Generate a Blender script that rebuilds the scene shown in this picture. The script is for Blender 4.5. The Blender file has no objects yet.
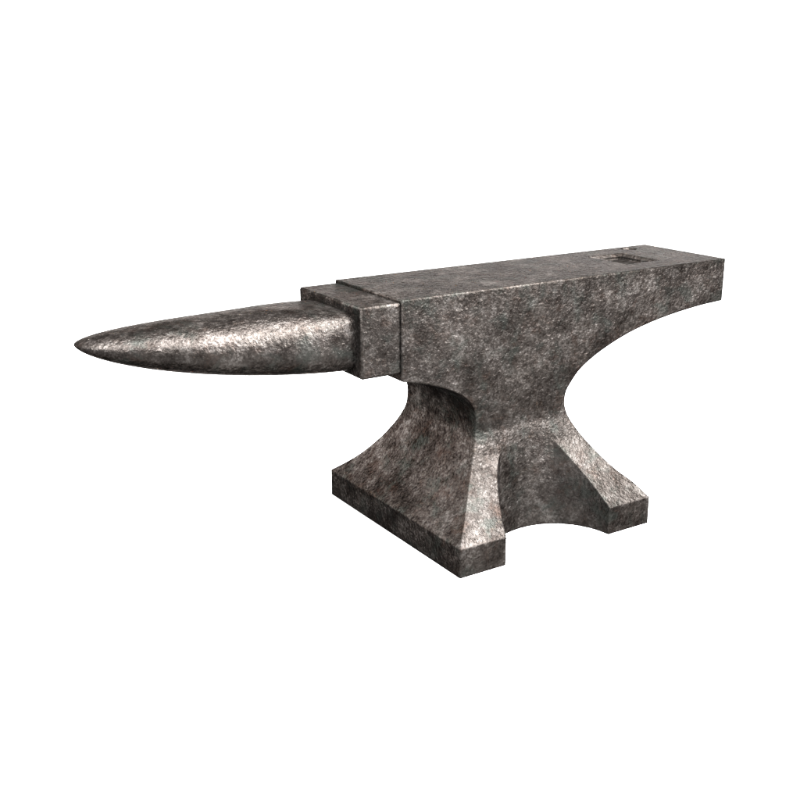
import bpy, bmesh, math
from mathutils import Vector, Matrix

S = 0.12            # metres per modelling unit (one unit = width of the anvil's face)
OX = 1.14           # modelling x of the middle of the base -> world origin
scene = bpy.context.scene
col = scene.collection


def P(x, y, z):
    return ((x - OX) * S, y * S, z * S)


# ------------------------------------------------------------------ curves
def spline(xs, ys):
    """monotone cubic interpolation through (xs, ys), xs rising"""
    n = len(xs)
    d = [(ys[i + 1] - ys[i]) / (xs[i + 1] - xs[i]) for i in range(n - 1)]
    m = [d[0]] + [0.0 if d[i - 1] * d[i] <= 0 else 2 * d[i - 1] * d[i] / (d[i - 1] + d[i]) for i in range(1, n - 1)] + [d[-1]]

    def f(x):
        x = min(max(x, xs[0]), xs[-1])
        i = 0
        while i < n - 2 and x > xs[i + 1]:
            i += 1
        h = xs[i + 1] - xs[i]
        t = (x - xs[i]) / h
        return (ys[i] * (1 + 2 * t) * (1 - t) ** 2 + m[i] * h * t * (1 - t) ** 2
                + ys[i + 1] * t * t * (3 - 2 * t) - m[i + 1] * h * t * t * (1 - t))
    return f


# half depth of the base (flare towards the feet), as a function of height
flare = spline([0.236, 0.339, 0.446, 0.594, 0.734, 0.790, 0.839, 0.862, 0.880, 0.898, 0.916, 0.935, 0.955, 0.975, 1.03],
               [1.003, 0.880, 0.775, 0.660, 0.577, 0.5510, 0.5295, 0.5204, 0.5138, 0.5082, 0.5042, 0.5016, 0.5005, 0.5, 0.5])
# horn-side and heel-side profiles of the waist and base
left_low = spline([0.236, 0.321, 0.419, 0.526, 0.645, 0.80, 0.925, 1.0],
                  [0.183, 0.279, 0.375, 0.459, 0.540, 0.627, 0.667, 0.674])
right_low = spline([0.236, 0.327, 0.460, 0.586, 0.797, 0.947, 1.0],
                   [2.120, 2.062, 1.929, 1.825, 1.677, 1.601, 1.584])
left_high = [(0.674, 1.0), (0.676, 1.04), (0.670, 1.082), (0.658, 1.125), (0.638, 1.163), (0.612, 1.194),
             (0.575, 1.229), (0.52, 1.268), (0.441, 1.309), (0.36, 1.343), (0.27, 1.375), (0.17, 1.406),
             (0.076, 1.430), (-0.012, 1.447)]
heel_z = spline([1.581, 1.590, 1.632, 1.731, 1.850, 1.977, 2.15, 2.352, 2.613, 2.882, 3.16, 3.392],
                [1.060, 1.110, 1.177, 1.284, 1.360, 1.422, 1.490, 1.551, 1.606, 1.645, 1.672, 1.684])
right_high = [(1.584, 1.0), (1.580, 1.03)] + [(1.581 + (3.392 - 1.581) * (k / 40) ** 1.6, heel_z(1.581 + (3.392 - 1.581) * (k / 40) ** 1.6)) for k in range(41)]
H, L, W = 2.06, 3.392, 0.5
SPLIT = 1.0


# ------------------------------------------------------------------ mesh helpers
def finish(name, bm, mat, parent, smooth_angle=38, capdel=None):
    bmesh.ops.recalc_face_normals(bm, faces=bm.faces)
    if capdel:
        bmesh.ops.delete(bm, geom=[f for f in bm.faces if capdel(f)], context='FACES_ONLY')
    lim = math.radians(smooth_angle)
    for e in bm.edges:
        e.smooth = len(e.link_faces) == 2 and e.calc_face_angle(0) < lim
    for f in bm.faces:
        f.smooth = True
    me = bpy.data.meshes.new(name)
    bm.to_mesh(me)
    bm.free()
    me.materials.append(mat)
    o = bpy.data.objects.new(name, me)
    col.objects.link(o)
    o.parent = parent
    return o


def prism(bm, outline, y0, y1, steps=1):
    """outline (x, z) extruded along y"""
    rows = [[bm.verts.new(P(x, y0 + (y1 - y0) * k / steps, z)) for x, z in outline] for k in range(steps + 1)]
    n = len(outline)
    for k in range(steps):
        for i in range(n):
            j = (i + 1) % n
            bm.faces.new((rows[k][i], rows[k][j], rows[k + 1][j], rows[k + 1][i]))
    bm.faces.new(rows[0])
    bm.faces.new(rows[-1])


def pillar(bm, plan, z0, z1):
    """plan (x, y) extruded along z"""
    a = [bm.verts.new(P(x, y, z0)) for x, y in plan]
    b = [bm.verts.new(P(x, y, z1)) for x, y in plan]
    n = len(plan)
    for i in range(n):
        j = (i + 1) % n
        bm.faces.new((a[i], a[j], b[j], b[i]))
    bm.faces.new(a)
    bm.faces.new(b)


def temp(bm, name):
    bmesh.ops.recalc_face_normals(bm, faces=bm.faces)
    me = bpy.data.meshes.new(name)
    bm.to_mesh(me)
    bm.free()
    o = bpy.data.objects.new(name, me)
    col.objects.link(o)
    return o


def subtract(bm_solid, cutters):
    """exact boolean difference; returns a bmesh"""
    base = temp(bm_solid, 'solid')
    cs = [temp(c, 'cutter') for c in cutters]
    for c in cs:
        m = base.modifiers.new('cut', 'BOOLEAN')
        m.operation = 'DIFFERENCE'
        m.solver = 'EXACT'
        m.object = c
    dg = bpy.context.evaluated_depsgraph_get()
    dg.update()
    me = bpy.data.meshes.new_from_object(base.evaluated_get(dg))
    out = bmesh.new()
    out.from_mesh(me)
    for o in [base] + cs:
        d = o.data
        bpy.data.objects.remove(o)
        bpy.data.meshes.remove(d)
    bpy.data.meshes.remove(me)
    return out


# ------------------------------------------------------------------ material
def iron_material():
    mat = bpy.data.materials.new('weathered_iron')
    mat.use_nodes = True
    nt = mat.node_tree
    nt.nodes.clear()
    N, Lk = nt.nodes, nt.links

    def node(kind, **kw):
        n = N.new(kind)
        for k, v in kw.items():
            if hasattr(n, k):
                setattr(n, k, v)
            else:
                n.inputs[k.replace('_', ' ')].default_value = v
        return n

    def math_(op, a, b=None, clamp=False):
        n = N.new('ShaderNodeMath')
        n.operation = op
        n.use_clamp = clamp
        for i, v in enumerate((a, b)):
            if v is None:
                continue
            if isinstance(v, (int, float)):
                n.inputs[i].default_value = v
            else:
                Lk.new(v, n.inputs[i])
        return n.outputs[0]

    tc = N.new('ShaderNodeTexCoord')
    mp = N.new('ShaderNodeMapping')
    mp.inputs['Scale'].default_value = (1 / S, 1 / S, 1 / S)
    Lk.new(tc.outputs['Object'], mp.inputs['Vector'])
    co = mp.outputs['Vector']

    def noise(scale, detail, rough, dist=0.0, off=0.0, vec=None):
        n = N.new('ShaderNodeTexNoise')
        n.inputs['Scale'].default_value = scale
        n.inputs['Detail'].default_value = detail
        n.inputs['Roughness'].default_value = rough
        n.inputs['Distortion'].default_value = dist
        v = vec or co
        if off:
            m = N.new('ShaderNodeVectorMath')
            m.operation = 'ADD'
            m.inputs[1].default_value = (off, off * 1.7, -off * 0.6)
            Lk.new(v, m.inputs[0])
            v = m.outputs[0]
        Lk.new(v, n.inputs['Vector'])
        return n.outputs['Fac']

    def ramp(fac, stops):
        n = N.new('ShaderNodeValToRGB')
        el = n.color_ramp.elements
        while len(el) > 1:
            el.remove(el[-1])
        el[0].position, el[0].color = stops[0][0], (*stops[0][1], 1)
        for p, c in stops[1:]:
            e = el.new(p)
            e.color = (*c, 1)
        Lk.new(fac, n.inputs['Fac'])
        return n.outputs['Color']

    def mix(fac, a, b, blend='MIX'):
        n = N.new('ShaderNodeMix')
        n.data_type = 'RGBA'
        n.blend_type = blend
        if isinstance(fac, (int, float)):
            n.inputs['Factor'].default_value = fac
        else:
            Lk.new(fac, n.inputs['Factor'])
        for s, v in (('A', a), ('B', b)):
            sock = [i for i in n.inputs if i.name == s and i.type == 'RGBA'][0]
            if isinstance(v, tuple):
                sock.default_value = (*v, 1)
            else:
                Lk.new(v, sock)
        return [o for o in n.outputs if o.type == 'RGBA'][0]

    big = noise(4.5, 9, 0.72, 0.2)
    mid = noise(17, 7, 0.75, 0.1, 3.1)
    fine = noise(60, 4, 0.7, 0.0, 7.7)
    tone = math_('ADD', math_('MULTIPLY', big, 0.35), math_('ADD', math_('MULTIPLY', mid, 0.34), math_('MULTIPLY', fine, 0.31)))
    def sc(k, *c):
        return tuple(k * v for v in c)

    K = 0.90          # overall darkness of the scale-blackened iron
    base = ramp(tone, [(0.40, sc(K, 0.0044, 0.0036, 0.0032)), (0.465, sc(K, 0.0080, 0.0070, 0.0064)),
                       (0.52, sc(K, 0.0126, 0.0111, 0.0102)), (0.58, sc(K, 0.0255, 0.0234, 0.0221))])
    broad = noise(2.3, 3, 0.55, 0.5, 41.0)
    patch = N.new('ShaderNodeMapRange')
    patch.inputs['From Min'].default_value = 0.36
    patch.inputs['From Max'].default_value = 0.64
    patch.inputs['To Min'].default_value = 0.72
    patch.inputs['To Max'].default_value = 1.28
    Lk.new(broad, patch.inputs['Value'])
    base = mix(1.0, base, patch.outputs['Result'], 'MULTIPLY')
    rust_m = ramp(math_('ADD', math_('MULTIPLY', noise(5.5, 8, 0.75, 0.3, 12.3), 0.7), math_('MULTIPLY', fine, 0.3)),
                  [(0.53, (0, 0, 0)), (0.60, (1, 1, 1))])
    base = mix(math_('MULTIPLY', rust_m, 0.45), base, sc(K, 0.0092, 0.0060, 0.0047))
    ochre_m = ramp(math_('ADD', math_('MULTIPLY', noise(6.5, 8, 0.7, 0.3, 33.0), 0.7), math_('MULTIPLY', fine, 0.3)),
                   [(0.60, (0, 0, 0)), (0.67, (1, 1, 1))])
    base = mix(math_('MULTIPLY', ochre_m, 0.5), base, sc(K, 0.0165, 0.0118, 0.0080))
    green_m = ramp(noise(4.2, 7, 0.7, 0.3, 21.0), [(0.52, (0, 0, 0)), (0.63, (1, 1, 1))])
    base = mix(math_('MULTIPLY', green_m, 0.5), base, sc(K, 0.0098, 0.0112, 0.0102))
    sheen = ramp(tone, [(0.42, (0.075, 0.064, 0.058)), (0.57, (0.28, 0.254, 0.240))])

    rough = N.new('ShaderNodeMapRange')
    rough.inputs['From Min'].default_value = 0.35
    rough.inputs['From Max'].default_value = 0.65
    rough.inputs['To Min'].default_value = 0.26
    rough.inputs['To Max'].default_value = 0.45
    Lk.new(math_('ADD', math_('MULTIPLY', mid, 0.5), math_('MULTIPLY', big, 0.5)), rough.inputs['Value'])

    # relief: hammered scale, pits and fine grain
    vor = N.new('ShaderNodeTexVoronoi')
    vor.inputs['Scale'].default_value = 17
    vor.inputs['Detail'].default_value = 2
    vor.inputs['Roughness'].default_value = 0.6
    vor.inputs['Randomness'].default_value = 1
    wob = N.new('ShaderNodeVectorMath')
    wob.operation = 'ADD'
    Lk.new(co, wob.inputs[0])
    wn = N.new('ShaderNodeTexNoise')
    wn.inputs['Scale'].default_value = 14
    wn.inputs['Detail'].default_value = 3
    Lk.new(co, wn.inputs['Vector'])
    ws = N.new('ShaderNodeVectorMath')
    ws.operation = 'SCALE'
    ws.inputs['Scale'].default_value = 0.09
    Lk.new(wn.outputs['Color'], ws.inputs[0])
    Lk.new(ws.outputs[0], wob.inputs[1])
    Lk.new(wob.outputs[0], vor.inputs['Vector'])
    height = math_('ADD', math_('MULTIPLY', noise(33, 3.0, 0.6, 0.3, 5.0), 0.8),
                   math_('ADD', math_('MULTIPLY', vor.outputs['Distance'], 0.20), math_('MULTIPLY', noise(9, 2, 0.5, 0.2, 1.0), 0.35)))
    bev = N.new('ShaderNodeBevel')
    bev.samples = 6
    bev.inputs['Radius'].default_value = 0.020 * S
    bump = N.new('ShaderNodeBump')
    bump.inputs['Strength'].default_value = 1.0
    bump.inputs['Distance'].default_value = 0.0112 * S
    Lk.new(height, bump.inputs['Height'])
    Lk.new(bev.outputs['Normal'], bump.inputs['Normal'])

    bs = N.new('ShaderNodeBsdfPrincipled')
    bs.inputs['Metallic'].default_value = 0.85
    bs.inputs['Specular IOR Level'].default_value = 0.0
    Lk.new(sheen, bs.inputs['Specular Tint'])
    Lk.new(base, bs.inputs['Base Color'])
    Lk.new(rough.outputs['Result'], bs.inputs['Roughness'])
    Lk.new(bump.outputs['Normal'], bs.inputs['Normal'])
    out = N.new('ShaderNodeOutputMaterial')
    Lk.new(bs.outputs['BSDF'], out.inputs['Surface'])
    return mat


iron = iron_material()

# ------------------------------------------------------------------ the anvil
anvil = bpy.data.objects.new('anvil', None)
anvil.empty_display_size = 0.1
col.objects.link(anvil)
anvil['label'] = 'old mottled dark grey iron anvil with long pointed horn, standing alone on the white ground'
anvil['category'] = 'anvil'

# body: face, sides, heel and upper waist; two tool holes cut through the face
HARDY = (2.455, 2.812, -0.227, 0.215)
PRIT = (3.06, 0.372, 0.062)
bm = bmesh.new()
outline = [(-0.012, H)] + list(reversed(left_high)) + right_high + [(L, H)]
prism(bm, outline, -W, W)
x0, x1, zt = P(-0.012, 0, 0)[0], P(L, 0, 0)[0], H * S


def on_rim(e):
    a, b = e.verts[0].co, e.verts[1].co
    return any(abs(a[i] - v) < 1e-5 and abs(b[i] - v) < 1e-5 for i, v in ((0, x0), (0, x1), (2, zt)))


bmesh.ops.bevel(bm, geom=[e for e in bm.edges if on_rim(e)], offset=0.007 * S, segments=1, affect='EDGES')


def hole_cutter(plan, depth, chamfer):
    """a blind hole with a worn chamfer round its mouth"""
    cx, cy = sum(p[0] for p in plan) / len(plan), sum(p[1] for p in plan) / len(plan)
    half = max(abs(p[0] - cx) for p in plan)

    def grow(d):
        k = (half + d) / half
        return [(cx + (x - cx) * k, cy + (y - cy) * k) for x, y in plan]
    c = bmesh.new()
    rings = [[c.verts.new(P(x, y, z)) for x, y in grow(d)] for z, d in ((H - depth, 0), (H - chamfer, 0), (H + 0.06, chamfer + 0.06))]
    n = len(plan)
    for p, q in zip(rings, rings[1:]):
        for i in range(n):
            j = (i + 1) % n
            c.faces.new((p[i], p[j], q[j], q[i]))
    c.faces.new(rings[0])
    c.faces.new(rings[-1])
    return c


hardy_plan = [(HARDY[0], HARDY[2]), (HARDY[1], HARDY[2]), (HARDY[1], HARDY[3]), (HARDY[0], HARDY[3])]
ring = [(PRIT[0] + PRIT[2] * math.cos(a * math.tau / 28), PRIT[1] + PRIT[2] * math.sin(a * math.tau / 28)) for a in range(28)]
c1 = hole_cutter(hardy_plan, 0.056, 0.022)
c2 = hole_cutter(ring, 0.036, 0.016)
bm = subtract(bm, [c1, c2])
body = finish('body', bm, iron, anvil, capdel=lambda f: f.normal.z < -0.9 and f.calc_center_median().z < (SPLIT + 0.002) * S)

# base: waist flaring into four feet, hollowed front and back
NZ, bm = 64, bmesh.new()
levels = [0.0, 0.236] + [0.236 + (SPLIT - 0.236) * (k / NZ) for k in range(1, NZ + 1)]
rows = []
for z in levels:
    zz = max(z, 0.236)
    xl, xr, y = left_low(zz), right_low(zz), flare(zz)
    rows.append([bm.verts.new(P(a, b, z)) for a, b in ((xl, -y), (xr, -y), (xr, y), (xl, y))])
for k in range(len(rows) - 1):
    for i in range(4):
        j = (i + 1) % 4
        bm.faces.new((rows[k][i], rows[k][j], rows[k + 1][j], rows[k + 1][i]))
bm.faces.new(rows[0])
bm.faces.new(rows[-1])
pl = [(0.612, 1.002), (0.640, 0.93), (0.671, 0.861), (0.724, 0.747), (0.776, 0.660), (0.826, 0.603), (0.876, 0.568),
      (0.93, 0.548), (0.988, 0.534), (1.076, 0.518), (1.14, 0.513), (1.20, 0.514), (1.279, 0.526), (1.35, 0.545), (1.416, 0.574),
      (1.475, 0.612), (1.527, 0.660), (1.575, 0.715), (1.614, 0.775), (1.638, 0.825), (1.656, 0.878), (1.669, 0.94), (1.676, 1.004)]
sx = [p[0] for p in pl]
sy = spline(sx, [p[1] for p in pl])
curve = []
for i in range(len(pl) - 1):
    for k in range(3):
        x = pl[i][0] + (pl[i + 1][0] - pl[i][0]) * k / 3
        curve.append((x, sy(x)))
curve.append(pl[-1])
cuts = []
for sgn in (-1, 1):
    c = bmesh.new()
    pillar(c, [(x, sgn * y) for x, y in curve] + [(1.676, sgn * 1.4), (0.612, sgn * 1.4)], -0.3, 0.985)
    cuts.append(c)
bm = subtract(bm, cuts)
base = finish('base', bm, iron, anvil, capdel=lambda f: f.normal.z > 0.9 and f.calc_center_median().z > (SPLIT - 0.002) * S)

# step block between face and horn
bm = bmesh.new()
prism(bm, [(-0.3447, 2.038), (-0.3447, 1.505), (0.0, 1.505), (0.0, 2.038)], -0.480, 0.480)
bmesh.ops.bevel(bm, geom=[e for e in bm.edges if any(v.co.x < P(-0.1, 0, 0)[0] for v in e.verts)], offset=0.013 * S, segments=1, affect='EDGES')
step = finish('step_block', bm, iron, anvil)

# horn: flat-topped, full-bellied, tapering to a blunt point
bm = bmesh.new()
XT, ZT, A0, PA, QA, PB, QB, B0, DT, N1, N2 = -2.2467, 1.9206, 0.4160, 2.3125, 0.4693, 1.6962, 0.6744, 0.4080, 0.0560, 5.00, 3.20
NR, NU, rows = 72, 90, []
for k in range(NU + 1):
    u = 1 - (1 - k / NU) ** 2
    x = -0.3447 + (XT + 0.3447) * u
    if k == NU:
        break
    a = A0 * (1 - u ** PA) ** QA
    zb = ZT - B0 * (1 - u ** PB) ** QB
    zt = ZT + (DT + 0.038 * math.sin(min(1, u / 0.3) * math.pi / 2)) * (1 - u ** 4) ** 0.5
    zc = 0.5 * (zt + zb)
    row = []
    for i in range(NR):
        t = math.tau * i / NR
        s, c = math.sin(t), math.cos(t)
        e = 2.1 + (N1 - 2.1) * (1 - u) ** 6 if s > 0 else 2 + (N2 - 2) * (1 - u) ** 2
        row.append(bm.verts.new(P(x, a * math.copysign(abs(c) ** (2 / e), c), zc + 0.5 * (zt - zb) * math.copysign(abs(s) ** (2 / e), s))))
    rows.append(row)
for k in range(len(rows) - 1):
    for i in range(NR):
        j = (i + 1) % NR
        bm.faces.new((rows[k][i], rows[k][j], rows[k + 1][j], rows[k + 1][i]))
tip = bm.verts.new(P(XT, 0, ZT))
for i in range(NR):
    bm.faces.new((rows[-1][i], rows[-1][(i + 1) % NR], tip))
horn = finish('horn', bm, iron, anvil, smooth_angle=80)

# linings of the two tool holes
g = 0.004
bm = bmesh.new()
pillar(bm, [(HARDY[0] + g, HARDY[2] + g), (HARDY[1] - g, HARDY[2] + g), (HARDY[1] - g, HARDY[3] - g), (HARDY[0] + g, HARDY[3] - g)], H - 0.052, H - 0.025)
hh = finish('hardy_hole', bm, iron, anvil, capdel=lambda f: f.normal.z > 0.9)
hh.data.flip_normals()
bm = bmesh.new()
pillar(bm, [(PRIT[0] + (x - PRIT[0]) * 0.95, PRIT[1] + (y - PRIT[1]) * 0.95) for x, y in ring], H - 0.032, H - 0.018)
ph = finish('pritchel_hole', bm, iron, anvil, capdel=lambda f: f.normal.z > 0.9)
ph.data.flip_normals()

# ------------------------------------------------------------------ the white ground
gm = bpy.data.materials.new('white_paper')
gm.use_nodes = True
b = gm.node_tree.nodes['Principled BSDF']
b.inputs['Roughness'].default_value = 1.0
b.inputs['Specular IOR Level'].default_value = 0.0
gn = gm.node_tree.nodes.new('ShaderNodeTexNoise')
gn.inputs['Scale'].default_value = 6
gr = gm.node_tree.nodes.new('ShaderNodeValToRGB')
gr.color_ramp.elements[0].color = (0.235, 0.235, 0.235, 1)
gr.color_ramp.elements[1].color = (0.245, 0.245, 0.245, 1)
gm.node_tree.links.new(gn.outputs['Fac'], gr.inputs['Fac'])
gm.node_tree.links.new(gr.outputs['Color'], b.inputs['Base Color'])
bm = bmesh.new()
bmesh.ops.create_circle(bm, cap_ends=True, segments=96, radius=40)
me = bpy.data.meshes.new('ground')
bm.to_mesh(me)
bm.free()
me.materials.append(gm)
ground = bpy.data.objects.new('ground', me)
col.objects.link(ground)
ground['kind'] = 'structure'

# ------------------------------------------------------------------ light
world = bpy.data.worlds.new('World')
scene.world = world
world.use_nodes = True
bg = world.node_tree.nodes['Background']
bg.inputs['Color'].default_value = (1.0, 1.0, 1.0, 1)
bg.inputs['Strength'].default_value = 8.0


def area(name, target, direction, dist, size, energy, colour=(1, 1, 1)):
    """a rectangular area light (width, height in modelling units) aimed at the anvil"""
    d = bpy.data.lights.new(name, 'AREA')
    d.shape = 'RECTANGLE'
    d.size, d.size_y = size[0] * S, size[1] * S
    d.energy = energy
    d.color = colour
    o = bpy.data.objects.new(name, d)
    col.objects.link(o)
    t, v = Vector(P(*target)), Vector(direction).normalized()
    o.location = t + v * dist * S
    o.rotation_euler = v.to_track_quat('Z', 'Y').to_euler()


area('key_lamp', (-0.5, -0.5, 1.6), (0.37, -0.24, 0.88), 8.0, (4.5, 6.5), 195, (1.0, 0.995, 0.985))
area('horn_fill', (-1.6, -0.2, 1.9), (-0.36, -0.30, 0.88), 3.6, (2.0, 2.0), 22)  # added fill light, invented to brighten the horn towards its tip
area('strip_lamp', (0.9, -0.5, 1.0), (0.56, -0.70, 0.49), 12, (3.2, 7.2), 162, (1.0, 0.995, 0.985))
area('left_fill', (0.4, 0.0, 1.0), (-0.50, 0.70, 0.52), 12, (7.0, 7.0), 50)  # added fill without a real source, lifts the horn-side cove and nearby ground
area('low_left_fill', (0.4, 0.0, 1.2), (-0.60, 0.78, 0.09), 12, (6.0, 2.4), 25)  # added low fill, only there to lighten end faces on the horn side

# ------------------------------------------------------------------ camera
cam = bpy.data.cameras.new('camera')
co = bpy.data.objects.new('camera', cam)
col.objects.link(co)
cam.sensor_width = 36
cam.lens = 36 * 1056.678 / 800
co.location = P(-4.0319, -6.8627, 3.6079)
co.rotation_euler = (math.radians(73.0128), math.radians(0.1619), math.radians(-32.2175))
cam.clip_start = 0.01
cam.clip_end = 500
scene.camera = co

scene.view_settings.view_transform = 'Standard'
scene.view_settings.look = 'None'
scene.view_settings.exposure = 0.22
scene.view_settings.gamma = 1
